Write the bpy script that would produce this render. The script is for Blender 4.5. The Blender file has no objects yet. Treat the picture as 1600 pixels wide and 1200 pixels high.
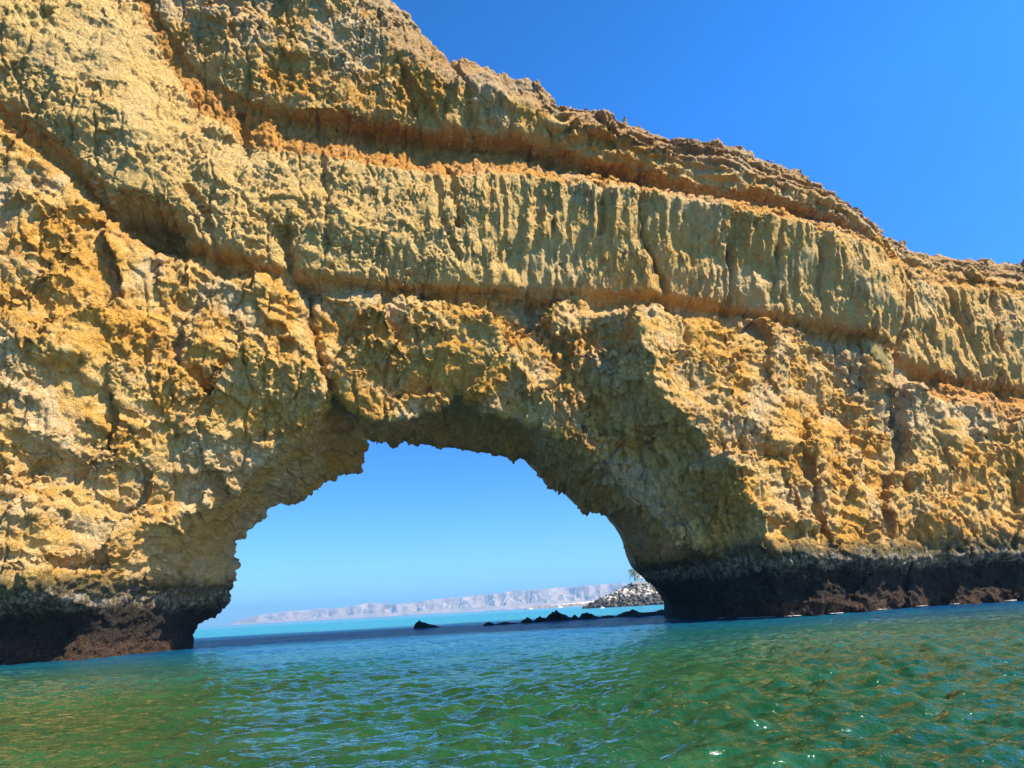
import bpy, bmesh, math, random, time
import numpy as np
from mathutils import Vector, Matrix, Euler
T0 = time.time()
def log(*a): print('[%.1f]' % (time.time()-T0), *a)
R = math.radians
random.seed(7)
rng = np.random.default_rng(11)
scene = bpy.context.scene
col = scene.collection

# ------------------------------------------------------------ camera
W, H, FPX = 1600, 1200, 1209.0
PITCH, ROLL, CAMH = R(16.2), R(3.23), 1.5
CP, SP, CR, SR = math.cos(PITCH), math.sin(PITCH), math.cos(ROLL), math.sin(ROLL)
def ray(px, py):
    x = (px-W/2)/FPX; y = (H/2-py)/FPX
    xr = x*CR+y*SR; yr = -x*SR+y*CR
    return np.array([xr, CP-yr*SP, SP+yr*CP])
def at_y(px, py, Y):                       # point of the sight line at world depth Y
    d = ray(px, py); p = d*(Y/d[1]); p[2] += CAMH
    return p
cam = bpy.data.cameras.new('camera'); co = bpy.data.objects.new('camera', cam); col.objects.link(co)
scene.camera = co
cam.sensor_fit = 'HORIZONTAL'; cam.sensor_width = 36; cam.lens = 36*FPX/W
cam.clip_start = 0.2; cam.clip_end = 80000
right = Vector((CR, -SR*(-SP)*1.0, 0))      # columns are built from the ray function below
d0 = Vector(ray(W/2, H/2)); dx = Vector(ray(W/2+FPX, H/2))-d0; dy = Vector(ray(W/2, H/2-FPX))-d0
m = Matrix((( dx.x, dy.x, -d0.x, 0), (dx.y, dy.y, -d0.y, 0), (dx.z, dy.z, -d0.z, CAMH), (0, 0, 0, 1)))
co.matrix_world = m

# ------------------------------------------------------------ helpers
def tag(o, label=None, cat=None, group=None, kind=None):
    if label: o['label'] = label
    if cat: o['category'] = cat
    if group: o['group'] = group
    if kind: o['kind'] = kind
    return o
def link_mesh(name, verts, faces, mat, parent=None, smooth=False):
    me = bpy.data.meshes.new(name); me.from_pydata([tuple(v) for v in verts], [], [tuple(f) for f in faces])
    me.update()
    if mat: me.materials.append(mat)
    if smooth: me.polygons.foreach_set('use_smooth', [True]*len(me.polygons))
    o = bpy.data.objects.new(name, me); col.objects.link(o)
    if parent: o.parent = parent
    return o
def quad_mesh(name, V, Q, mat, smooth=True, parent=None):
    me = bpy.data.meshes.new(name)
    nv, nq = len(V), len(Q)
    me.vertices.add(nv); me.vertices.foreach_set('co', np.ascontiguousarray(V, dtype=np.float32).ravel())
    me.loops.add(nq*4); me.loops.foreach_set('vertex_index', np.ascontiguousarray(Q, dtype=np.int32).ravel())
    me.polygons.add(nq)
    me.polygons.foreach_set('loop_start', np.arange(0, nq*4, 4, dtype=np.int32))
    me.polygons.foreach_set('use_smooth', np.full(nq, smooth, dtype=bool))
    me.update(calc_edges=True)
    if mat: me.materials.append(mat)
    o = bpy.data.objects.new(name, me); col.objects.link(o)
    if parent: o.parent = parent
    return o
def bm_obj(name, bm, mat, parent=None, smooth=False):
    me = bpy.data.meshes.new(name); bm.to_mesh(me); bm.free()
    if mat: me.materials.append(mat)
    if smooth: me.polygons.foreach_set('use_smooth', [True]*len(me.polygons))
    o = bpy.data.objects.new(name, me); col.objects.link(o)
    if parent: o.parent = parent
    return o
def empty(name, loc):
    o = bpy.data.objects.new(name, None); col.objects.link(o); o.location = loc
    o.empty_display_size = 0.3
    return o
def smooth01(x): x = np.clip(x, 0, 1); return x*x*(3-2*x)

# numpy gradient noise
_p = rng.permutation(256).astype(np.int32); _p = np.concatenate([_p, _p, _p])
_g = rng.normal(size=(256, 3)).astype(np.float32); _g /= np.linalg.norm(_g, axis=1)[:, None]
def pnoise(x, y, z, seed=0):
    x = np.asarray(x, np.float32)+seed*17.31; y = np.asarray(y, np.float32)+seed*5.77; z = np.asarray(z, np.float32)+seed*9.13
    xi = np.floor(x); yi = np.floor(y); zi = np.floor(z)
    fx, fy, fz = x-xi, y-yi, z-zi
    xi = xi.astype(np.int32) & 255; yi = yi.astype(np.int32) & 255; zi = zi.astype(np.int32) & 255
    u = fx*fx*fx*(fx*(fx*6-15)+10); v = fy*fy*fy*(fy*(fy*6-15)+10); w = fz*fz*fz*(fz*(fz*6-15)+10)
    def g(a, b, c):
        h = _p[_p[_p[(xi+a) & 255]+((yi+b) & 255)]+((zi+c) & 255)]
        G = _g[h]
        return G[..., 0]*(fx-a)+G[..., 1]*(fy-b)+G[..., 2]*(fz-c)
    x00 = g(0,0,0)*(1-u)+g(1,0,0)*u; x10 = g(0,1,0)*(1-u)+g(1,1,0)*u
    x01 = g(0,0,1)*(1-u)+g(1,0,1)*u; x11 = g(0,1,1)*(1-u)+g(1,1,1)*u
    return ((x00*(1-v)+x10*v)*(1-w)+(x01*(1-v)+x11*v)*w)*1.6
def fbm(x, y, z, oct=4, seed=0, gain=.5, billow=False):
    a = 1.0; s = 0; f = 1.0; t = 0
    for i in range(oct):
        n = pnoise(x*f, y*f, z*f, seed+i)
        if billow: n = np.abs(n)*2-0.6
        s = s+a*n; t += a; a *= gain; f *= 2.03
    return s/t

# ------------------------------------------------------------ node helpers
class NT:
    def __init__(s, name):
        s.m = bpy.data.materials.new(name); s.m.use_nodes = True; s.t = s.m.node_tree
        s.t.nodes.clear(); s.out = s.t.nodes.new('ShaderNodeOutputMaterial')
    def n(s, typ, ins=None, **props):
        nd = s.t.nodes.new(typ)
        for k, v in props.items(): setattr(nd, k, v)
        for k, v in (ins or {}).items():
            i = nd.inputs[k]
            if isinstance(v, bpy.types.NodeSocket): s.t.links.new(v, i)
            else: i.default_value = v
        return nd
    def noise(s, vec, scale, detail=4, rough=.55, dist=0):
        return s.n('ShaderNodeTexNoise', {'Vector': vec, 'Scale': scale, 'Detail': detail, 'Roughness': rough, 'Distortion': dist}).outputs['Fac']
    def ramp(s, fac, stops, interp='LINEAR'):
        nd = s.n('ShaderNodeValToRGB', {'Fac': fac}); cr = nd.color_ramp; cr.interpolation = interp
        while len(cr.elements) < len(stops): cr.elements.new(0.5)
        for e, (p, c) in zip(cr.elements, stops):
            e.position = p; e.color = tuple(c)+(1,) if len(c) == 3 else c
        return nd.outputs['Color']
    def mr(s, v, a, b, c=0, d=1):
        return s.n('ShaderNodeMapRange', {'Value': v, 'From Min': a, 'From Max': b, 'To Min': c, 'To Max': d}).outputs[0]
    def mix(s, f, a, b, mode='MIX'):
        nd = s.n('ShaderNodeMix', data_type='RGBA', blend_type=mode)
        for i, v in ((0, f), (6, a), (7, b)):
            if isinstance(v, bpy.types.NodeSocket): s.t.links.new(v, nd.inputs[i])
            else: nd.inputs[i].default_value = v if i == 0 else (tuple(v)+(1,) if len(v) == 3 else v)
        return nd.outputs[2]
    def math(s, op, a, b=0, c=None):
        ins = {0: a, 1: b}
        if c is not None: ins[2] = c
        return s.n('ShaderNodeMath', ins, operation=op).outputs[0]
    def scalev(s, vec, v):
        return s.n('ShaderNodeMapping', {'Vector': vec, 'Scale': v}).outputs[0]
    def bsdf(s, **k):
        nd = s.n('ShaderNodeBsdfPrincipled', {q.replace('_', ' '): v for q, v in k.items()})
        s.t.links.new(nd.outputs[0], s.out.inputs['Surface']); return nd
def rgb(r, g, b): return (r, g, b, 1)
def simple(name, c, rough=.8, var=.25, scale=3, bump=0.0, metal=0):
    t = NT(name); pos = t.n('ShaderNodeNewGeometry').outputs['Position']
    f = t.noise(pos, scale, 5)
    cc = t.ramp(f, [(.3, tuple(x*(1-var) for x in c)), (.7, tuple(min(1, x*(1+var)) for x in c))])
    k = dict(Base_Color=cc, Roughness=rough, Metallic=metal)
    if bump: k['Normal'] = t.n('ShaderNodeBump', {'Height': f, 'Strength': bump, 'Distance': .1}).outputs[0]
    t.bsdf(**k); return t.m

# ------------------------------------------------------------ rock materials
def rock_mat(name, tidal=False):
    t = NT(name)
    geo = t.n('ShaderNodeNewGeometry'); pos = geo.outputs['Position']
    z = t.n('ShaderNodeSeparateXYZ', {'Vector': pos}).outputs[2]
    at = t.n('ShaderNodeVertexColor', layer_name='stain')
    sep = t.n('ShaderNodeSeparateColor', {'Color': at.outputs['Color']})
    orange, pale, crust = sep.outputs[0], sep.outputs[1], sep.outputs[2]
    n1 = t.noise(pos, .35, 5, .6, .4)
    n2 = t.noise(pos, 1.6, 8, .7, .6)
    n3 = t.noise(pos, 6, 6, .75)
    flat = t.scalev(pos, (.5, .5, 2.5)); n4 = t.noise(flat, 1.0, 5, .6, 1.0)
    base = t.ramp(n1, [(.34, (.60, .27, .035)), (.48, (.72, .395, .075)), (.62, (.79, .51, .16))])
    base = t.mix(t.mr(n2, .45, .7), base, (.78, .58, .25))
    base = t.mix(t.mr(n4, .48, .7, 0, .7), base, (.66, .31, .045))
    nL = t.noise(pos, .16, 4, .55, .8); nV = t.noise(t.scalev(pos, (1.4, 1.4, .18)), 1.1, 5, .6, .3)
    base = t.mix(t.mr(nL, .50, .62, 0, .75), base, t.mix(t.mr(n2, .35, .65), (.62, .44, .22), (.80, .62, .36)))
    base = t.mix(t.mr(nL, .46, .38, 0, .75), base, t.mix(t.mr(n2, .35, .65), (.70, .30, .03), (.78, .42, .055)))
    base = t.mix(t.mr(nV, .52, .68, 0, .6), base, (.60, .29, .06))
    base = t.mix(t.math('MULTIPLY', pale, t.mr(n2, .25, .65, .45, .95)), base, (.74, .505, .18))
    of = t.math('MULTIPLY', orange, t.mr(n2, .3, .6, .55, 1.1)); 
    base = t.mix(t.n('ShaderNodeClamp', {0: of}).outputs[0], base, (.66, .29, .05))
    base = t.mix(t.math('MULTIPLY', crust, t.mr(n3, .35, .65, .3, .9)), base, (.36, .25, .15))
    base = t.mix(t.mr(n3, .35, .65, 0, .55), base, t.mix(.6, base, (.33, .19, .06)))
    # tide marks: olive weed, pale barnacle fringe, black crust
    tn = t.math('MULTIPLY', t.math('ADD', t.noise(pos, .5, 4, .6), t.noise(t.scalev(pos, (1, 1, .22)), 1.8, 5, .7)), .5); zz = t.math('ADD', z, t.math('MULTIPLY', t.math('SUBTRACT', tn, .5), 3.6))
    zf = t.math('ADD', zz, t.math('MULTIPLY', t.math('SUBTRACT', n3, .5), 1.8))
    base = t.mix(t.mr(zz, 5.2, 4.2), base, t.mix(t.mr(n2, .4, .6), (.17, .13, .045), (.07, .055, .03)))
    base = t.mix(t.math('MULTIPLY', t.mr(zf, 3.9, 3.7), t.mr(t.noise(t.scalev(pos, (1, 1, .5)), 3, 5, .7), .45, .6, 0, .9)), base, (.46, .39, .30))
    base = t.mix(t.mr(zf, 3.55, 2.8), base, t.mix(t.mr(n3, .4, .7), (.018, .013, .009), (.05, .036, .022)))
    foot = t.mr(z, 1.5, .7, 0, 1)
    base = t.mix(t.math('MULTIPLY', foot, t.mr(n2, .4, .6, .5, 1)), base, t.mix(t.mr(n3, .45, .6), (.035, .018, .010), (.12, .062, .032)))
    # bump: granular pits, crack network
    wv = t.n('ShaderNodeTexNoise', {'Vector': pos, 'Scale': 1.2, 'Detail': 4}).outputs['Color']
    wp = t.n('ShaderNodeVectorMath', {0: pos, 1: t.n('ShaderNodeVectorMath', {0: wv, 'Scale': .8}, operation='SCALE').outputs[0]}, operation='ADD').outputs[0]
    cr = t.n('ShaderNodeTexVoronoi', {'Vector': t.scalev(wp, (1, 1, .7)), 'Scale': 1.9}, feature='DISTANCE_TO_EDGE').outputs['Distance']
    cr2 = t.n('ShaderNodeTexVoronoi', {'Vector': t.scalev(wp, (1, 1, .55)), 'Scale': 5.0}, feature='DISTANCE_TO_EDGE').outputs['Distance']
    g = t.noise(pos, 3.2, 11, .80, .4); g2 = t.noise(pos, 13, 5, .7)
    h = t.math('MULTIPLY', g, .9)
    h = t.math('ADD', h, t.math('MULTIPLY', g2, .25))
    h = t.math('ADD', h, t.math('MULTIPLY', t.mr(cr, 0, .05), .30))
    h = t.math('ADD', h, t.math('MULTIPLY', t.mr(cr2, 0, .08), .12))
    bp = t.n('ShaderNodeBump', {'Height': h, 'Strength': .9, 'Distance': .42})
    t.bsdf(Base_Color=base, Roughness=.92, Normal=bp.outputs[0], **{'Specular_IOR_Level': .25})
    return t.m
M_rock = rock_mat('sandstone')
M_tide = M_rock

# ------------------------------------------------------------ rock arch
ANG = R(12.0)
O3 = np.array([0, 54.0, 0]); TV = np.array([math.cos(ANG), math.sin(ANG), 0]); NV = np.array([math.sin(ANG), -math.cos(ANG), 0])
C0 = np.array([0, 0, CAMH])
def hit(px, py, n):
    d = ray(px, py); t = (n-np.dot(C0-O3, NV))/np.dot(d, NV); P = C0+d*t
    return np.dot(P-O3, TV), P[2]
VX = 0.16
S0, S1, N0, N1, Z0, Z1 = -42.0, 54.0, -21.0, 8.5, -1.2, 60.0
sg = np.arange(S0, S1, VX); ng = np.arange(N0, N1, VX); zg = np.arange(Z0, Z1, VX)
PX = [-300, 0, 100, 200, 250, 300, 400, 480, 600, 700, 800, 900, 1000, 1100, 1200, 1300, 1370, 1430, 1500, 1600, 1850]
KN = [  # (sight rows, offset towards the sea) of each bedding contact
 ('a1', [-470,-390,-340,-290,-240,-190,-110,-50,70,130,150,195,238,262,284,320,362,402,420,440,470],
        [4,3.5,3,2.5,2,1.5,1.2,1.1,1.2,1.4,1.5,.8,.1,0,.1,0,0,-1,-1.3,-1.5,-1.5]),
 ('a2', [-430,-330,-230,-80,0,60,140,175,190,205,212,240,262,285,305,335,370,412,430,450,480],
        [3,2.6,2,1.4,.9,.5,.4,.5,.4,.1,0,.2,.2,.3,.3,.2,.2,-.9,-1.2,-1.4,-1.5]),
 ('u1', [-400,-300,-200,-60,40,118,178,198,222,240,243,270,290,310,327,350,376,420,438,455,485],
        [2.2,2,1.6,.9,.5,0,-.45,-1.1,-1.9,-2.0,-2.0,-1.8,-1.5,-1.3,-1,-.6,-.3,-1,-1.3,-1.5,-1.6]),
 ('t2', [-380,-280,-170,-20,80,165,235,243,262,272,268,285,293,312,332,356,380,440,448,462,495],
        [1.5,1.5,1.2,1.1,.7,.2,.2,.2,.7,1.1,1.6,2.1,2.4,2.6,2.6,2.4,1.4,-.3,-.8,-1.0,-1.2]),
 ('b1', [-100,60,130,190,210,240,320,345,350,355,360,370,380,390,405,430,450,490,510,520,540],
        [4.5,3.5,3.2,3.2,2.6,1.8,1.2,1.1,1.4,1.2,1.1,1.0,1.0,1.0,1.1,1.3,1.9,.1,-.3,-.6,-1]),
 ('b2', [60,150,225,320,345,372,405,430,440,447,450,450,458,470,490,508,520,560,590,600,620],
        [3.5,2.8,2.4,2.6,2.2,1.4,.6,.4,.4,.2,.0,-.2,-.2,-.1,0,.2,.8,-.2,-.5,-.6,-.8]),
 ('u2', [90,180,252,375,390,400,427,448,456,463,467,465,472,486,506,525,540,588,608,622,645],
        [2.6,2.1,1.5,.5,-.2,-.2,-.6,-1,-1.2,-1.2,-1.1,-1.0,-1.3,-1.2,-1.0,-.9,-.6,-1.3,-1.4,-1.5,-1.6]),
 ('t3', [110,205,290,398,408,420,445,468,475,480,485,490,490,502,522,547,565,615,632,655,680],
        [3.3,3.2,2.8,1.4,.9,.6,.3,.1,0,-.1,-.5,-.9,-.3,.0,.1,.1,.2,-.1,-.1,-.2,-.2]),
 ('c1', [360,400,440,500,520,540,560,550,545,545,560,580,600,640,680,700,700,720,720,730,740],
        [4,3.8,3.2,2.4,2,1.7,1.1,.6,.4,.2,-.4,-1.0,-.3,.2,.4,.4,.4,.3,.4,.4,.4]),
 ('c2', [640,650,695,725,735,742,700,660,640,650,660,700,790,815,820,825,828,830,832,832,835],
        [4.4,4,3.2,1.7,.8,-.2,-1.2,-1.3,-1.0,-1.0,-.9,-.2,.1,.4,.9,1.0,1.0,.9,.9,.9,.9]),
 ('u3', [690,700,738,768,778,785,760,700,680,690,700,740,810,835,838,842,846,846,846,846,850],
        [3.5,3.1,2.2,.6,-.3,-1.0,-1.5,0,0,0,0,-.4,0,.2,.5,.6,.6,.5,.5,.5,.5]),
]
N_LOW = [4.5,4.2,3.4,1.6,1.0,.5,0,0,0,0,0,-.2,.2,.6,1.2,1.2,1.2,1.1,1.1,1.0,1.0]
SKX = [-300,0,300,500,580,620,640,662,700,730,760,800,840,858,868,890,940,1000,1060,1110,1160,1200,1250,1300,1350,1400,1450,1520,1600,1850]
SKY = [-520,-420,-260,-130,-50,0,27,50,92,100,106,118,128,146,158,158,172,192,204,216,236,252,272,302,346,372,392,404,408,430]
SKN = [2,1.8,.4,-.2,-.6,-.8,-.8,-.8,-.8,-.8,-.8,-.7,-.6,-.9,-2.5,-3.6,-3.8,-4.2,-4.2,-4.2,-4.2,-4,-4,-3.8,-3.5,-3.5,-3.5,-3.5,-3.5,-3.5]
pxs = np.arange(-300, 1851, 10.)
def curve(pxl, pyl, nl):
    yy = np.interp(pxs, pxl, pyl); nn = np.interp(pxs, pxl, nl)
    sz = np.array([hit(a, b, c) for a, b, c in zip(pxs, yy, nn)])
    o = np.argsort(sz[:, 0])
    return np.interp(sg, sz[o, 0], sz[o, 1]), np.interp(sg, sz[o, 0], nn[o])
def sm1(a, k):
    w = np.exp(-np.linspace(-2, 2, 2*k+1)**2); w /= w.sum()
    return np.convolve(np.pad(a, k, mode='edge'), w, mode='valid')
sk_z, sk_n = curve(SKX, SKY, SKN)
sk_z = sm1(sk_z, 2)
knots = []
for nm, yy, nn in KN:
    z_, n_ = curve(PX, yy, nn); knots.append((nm, sm1(z_, 5), sm1(n_, 5)))
lowpx = np.interp(pxs, PX, N_LOW)
ls = np.array([hit(a, 900, b)[0] for a, b in zip(pxs, lowpx)]); o_ = np.argsort(ls)
low_n = sm1(np.interp(sg, ls[o_], lowpx[o_]), 6)
ZK = [sk_z]; NK = [sk_n]
for nm, z_, n_ in knots:
    ZK.append(np.minimum(z_, ZK[-1]-.18)); NK.append(n_)
ZK.append(np.minimum(np.full_like(sg, 3.6), ZK[-1]-.3)); NK.append(low_n)
ZK.append(np.full_like(sg, -3.0)); NK.append(low_n-.1)
ZK = np.array(ZK); NK = np.array(NK)
KI = {nm: i+1 for i, (nm, _, _) in enumerate(knots)}
SS, ZZ = np.meshgrid(sg, zg, indexing='ij')
F = np.empty_like(SS)
for i in range(len(sg)):
    F[i] = np.interp(zg, ZK[::-1, i], NK[::-1, i])
# soften the kinks a touch
def blur_z(A, k):
    w = np.exp(-np.linspace(-2, 2, 2*k+1)**2); w /= w.sum()
    P = np.pad(A, ((0, 0), (k, k)), mode='edge'); return sum(w[j]*P[:, j:j+A.shape[1]] for j in range(2*k+1))
F = blur_z(F, 3)
zero = np.zeros_like(SS)
def pline(pts, n):
    return [hit(x, y, n) for x, y in pts]
def seg_dist(pts, A, B):
    D = np.full(A.shape, 99.); 
    for (a, b), (c, d) in zip(pts[:-1], pts[1:]):
        L = (c-a)**2+(d-b)**2; t = np.clip(((A-a)*(c-a)+(B-b)*(d-b))/L, 0, 1)
        D = np.minimum(D, np.hypot(A-(a+t*(c-a)), B-(b+t*(d-b))))
    return D
# buttress: ridge leaning outwards to the right of the opening, its flank falling away to the right
def ridge(pts, n, width_l, width_r, amp, top, bot):
    P = np.array(pline(pts, n)); o = np.argsort(P[:, 1]); sL = np.interp(zg, P[o, 1], P[o, 0])[None, :]
    sL = sL+.5*fbm(zg[None, :]/2.2, 0*zg[None, :], 0*zg[None, :], 3, 5)
    u = SS-sL
    prof = np.where(u < 0, np.exp(-(np.abs(u)/width_l)**1.15), np.clip(1-u/width_r, 0, 1)**.8)
    P2 = np.array(pline(top, n)); ztop = np.interp(sg, P2[:, 0], P2[:, 1])[:, None]
    env = smooth01((ztop-ZZ)/1.3)**.7*(.72+.28*smooth01((ztop-ZZ)/9))*smooth01((ZZ-bot[0])/(bot[1]-bot[0])*1.0+.0)
    return amp*prof*env
TOPB = [(700, 470), (930, 465), (1000, 468), (1100, 483), (1150, 492), (1250, 520), (1380, 545), (1600, 600)]
BUT = ridge([(985, 440), (985, 520), (990, 600), (1035, 650), (1085, 700), (1130, 780), (1165, 850), (1190, 890), (1200, 960)], 2.0, 2.8, 15, 4.7, TOPB, (-6, 1))
RIB = ridge([(955, 450), (925, 500), (900, 550), (880, 610), (890, 670), (960, 760), (1040, 860)], 0.5, 1.2, 2.5, .8, TOPB, (2, 9))
RIB2 = ridge([(1060, 480), (1075, 560), (1110, 640), (1200, 720), (1240, 850), (1250, 960)], 1.5, .8, 4.0, .7, TOPB, (-2, 4))
F += BUT + RIB + RIB2
# corner of the grooved layer on the right, gully beside it
# cave pocket
cs, cz = hit(234, 348, 1.5); ca = R(-24)
du = (SS-cs)*math.cos(ca)+(ZZ-cz)*math.sin(ca); dv = -(SS-cs)*math.sin(ca)+(ZZ-cz)*math.cos(ca)
cv = np.exp(-((du/2.5)**2+(dv/1.15)**2)**2)
F -= 4.2*cv
cs2, cz2 = hit(118, 885, 2.5)
F -= .8*np.exp(-(((SS-cs2)/1.3)**2+((ZZ-cz2)/.7)**2)**1.5)
# joints
JO = [([(622,90),(640,150),(662,195)],.5,.16),([(372,165),(378,200),(384,238)],.6,.18),([(440,360),(458,420),(482,452),(483,490),(500,560),(518,595)],1.0,.26),
      ([(930,285),(938,330),(940,365)],.7,.2),([(993,285),(996,330),(1003,370),(1040,430),(1060,470)],.8,.2),([(1140,325),(1138,400),(1150,480)],.5,.2),
      ([(1432,420),(1425,500),(1412,560),(1410,640),(1412,760)],1.0,.28),([(700,250),(712,300),(715,350)],.6,.2),([(1008,250),(1010,280)],.9,.2),([(505,240),(512,330),(510,400)],.4,.18),
      ([(680,275),(690,340),(716,400)],.5,.18),([(860,200),(880,245)],.5,.18),([(715,90),(730,150),(735,190)],.45,.16),([(1270,350),(1275,420),(1285,480)],.5,.2),
      ([(1210,350),(1208,420),(1215,470)],.4,.18),([(300,300),(330,360),(345,420)],.5,.2),([(1300,700),(1270,790)],.6,.22),([(1225,700),(1240,780),(1255,850)],.6,.22),
      ([(1500,440),(1530,510),(1560,580)],.6,.2),([(1575,430),(1580,520),(1590,610)],.6,.2),([(1345,560),(1335,650),(1345,760)],.45,.25)]
wobs = .25*fbm(SS/1.2, ZZ/1.2, zero, 2, 21)
for pts, dep, wid in JO:
    P = pline(pts, .8); a = np.array(P)
    i0, i1 = np.searchsorted(sg, [a[:, 0].min()-2, a[:, 0].max()+2]); j0, j1 = np.searchsorted(zg, [a[:, 1].min()-2, a[:, 1].max()+2])
    sl = (slice(i0, i1), slice(j0, j1))
    D = seg_dist(P, SS[sl]+wobs[sl], ZZ[sl])
    F[sl] -= dep*np.exp(-(D/wid)**2)+.25*dep*np.exp(-(D/.7)**2)
log('layers')
# region masks on the face
def kz(nm): return ZK[KI[nm]][:, None]
def kn(nm): return NK[KI[nm]][:, None]
pxcol = np.interp(sg, [hit(p, 450, .5)[0] for p in pxs], pxs)[:, None]   # photograph column of each s, for choosing where the masks lie
mA = smooth01((ZZ-kz('u1'))/.5)
mB = smooth01((kz('t2')+.5-ZZ)/.8)*smooth01((ZZ-kz('u2'))/.5)
mC = smooth01((kz('u2')-ZZ)/.5)
# medium relief
F += .55*fbm(SS/7, ZZ/4.5, zero, 2, 1)
leftm = smooth01((520-pxcol)/300)
F += (.25+.25*leftm)*fbm(SS/2.3, ZZ/2.0, zero, 3, 2)*(.4+.6*mC+.3*mA)
fl = np.abs(pnoise(SS/(1.0)+.8*pnoise(SS/3.5, ZZ/9, zero, 33)+.25*pnoise(SS/1.1, ZZ/1.6, zero, 34), ZZ/6.5, zero, 3))
fl2 = np.abs(pnoise(SS/.55, ZZ/3.0, zero, 4))
flm = mB*smooth01((pxcol-560)/250)+.5*mB*leftm*0+.55*mA*smooth01((pxcol-520)/120)*smooth01((kz('a1')+1-ZZ)/1)
flm = np.clip(flm+.75*mC*smooth01((pxcol-1395)/40), 0, 1)
flq = .35+1.2*smooth01(fbm(SS/4.5, ZZ/3.5, zero, 2, 36)+.5)
F += flm*(.5*flq*(fl-.25)+.55*(fl2-.25)+.18*(np.abs(pnoise(SS/.33, ZZ/2.2, zero, 6))-.25))
# knobbly lumps standing proud: crests of the layers, the C face over the arch, rubble at the top
def facets(A, B, size, seed, tilt, step):
    wx = A/size+.35*fbm(A/size/1.3, B/size/1.3, 0*A, 3, seed); wy = B/(size*1.35)+.35*fbm(A/size/1.3, B/size/1.3, 0*A+7, 3, seed+4)
    r_ = np.random.default_rng(seed); T = r_.random((64, 64, 5)).astype(np.float32)
    ix, iy = np.floor(wx).astype(int), np.floor(wy).astype(int); best = np.full(A.shape, 99.); out = np.zeros(A.shape)
    for a in (-1, 0, 1):
        for b in (-1, 0, 1):
            t = T[(ix+a) & 63, (iy+b) & 63]; dx_ = wx-(ix+a+t[..., 0]); dy_ = wy-(iy+b+t[..., 1]); d_ = dx_*dx_+dy_*dy_
            v = step*(t[..., 2]-.5)+tilt*(dx_*(t[..., 3]-.5)*2+dy_*(t[..., 4]-.35)*1.6); k_ = d_ < best
            best = np.where(k_, d_, best); out = np.where(k_, v, out)
    return out
def cracks(A, B, size, seed, asp=1.5):
    wx = A/size+.28*fbm(A/size/1.1, B/size/1.1, 0*A, 3, seed); wy = B/(size*asp)+.28*fbm(A/size/1.1, B/size/1.1, 0*A+7, 3, seed+4)
    r_ = np.random.default_rng(seed); T = r_.random((64, 64, 2)).astype(np.float32)
    ix, iy = np.floor(wx).astype(int), np.floor(wy).astype(int); f1 = np.full(A.shape, 99.); f2 = f1.copy()
    for a in (-1, 0, 1):
        for b in (-1, 0, 1):
            t = T[(ix+a) & 63, (iy+b) & 63]; d_ = np.hypot(wx-(ix+a+t[..., 0]), wy-(iy+b+t[..., 1]))
            f2 = np.minimum(f2, np.maximum(f1, d_)); f1 = np.minimum(f1, d_)
    return (f2-f1)*size
wC = np.clip(mC+.35*mA+.12, 0, 1)
F += wC*(1.25*facets(SS, ZZ, 4.2, 61, 1.0, .8)+.4*facets(SS, ZZ, 1.7, 62, .55, .45)+.35*facets(SS, ZZ, 8.5, 66, 1.6, 1.0))
lump = smooth01((fbm(SS/2.6, ZZ/1.9, zero, 3, 8)-.02)/.35)
lumpm = mC*smooth01((720-pxcol)/60)*smooth01((pxcol-480)/15)*smooth01((ZZ-kz('c1')+1)/1.5)*.55 + mC*smooth01((500-pxcol)/50)*.45 + mB*smooth01((700-pxcol)/60)*.3 + mC*smooth01((pxcol-1000)/60)*.3
lumpm += .35*smooth01((ZZ-kz('a2'))/1.5)*(pxcol < 1380)
F += lumpm*lump
# upper tier: small wall half way up the receding rubble slope
tier = smooth01((pxcol-885)/30)*smooth01((1230-pxcol)/80)
zt0 = (ZK[0]*.55+ZK[1]*.45)[:, None]
F += tier*1.5*(smooth01((zt0-ZZ)/.5)-.5)*smooth01((ZZ-kz('a1')+.3)/.4)
led = ((SK_D := (sk_z[:, None]-ZZ)/1.25+.5*fbm(SS/2.5, ZZ/2.5, zero, 3, 141)) % 1.0)
bed = ((sk_z[:, None]*.8-ZZ)/.95+.9*fbm(SS/4, ZZ/4, zero, 3, 161)) % 1.0
F += (mC+.4*mA)*.26*(smooth01(bed/.8)-smooth01((bed-.85)/.15)-.4)*smooth01(fbm(SS/3.2, ZZ/1.6, zero, 2, 163)*2+.35)
F += smooth01((pxcol-850)/60)*smooth01((ZZ-kz('t2')-.3)/1.0)*(.55*(smooth01(led/.75)-smooth01((led-.8)/.2))-.2)*(.4+.8*smooth01(fbm(SS/3, ZZ/3, zero, 2, 143)+.5))
log('F')

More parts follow.
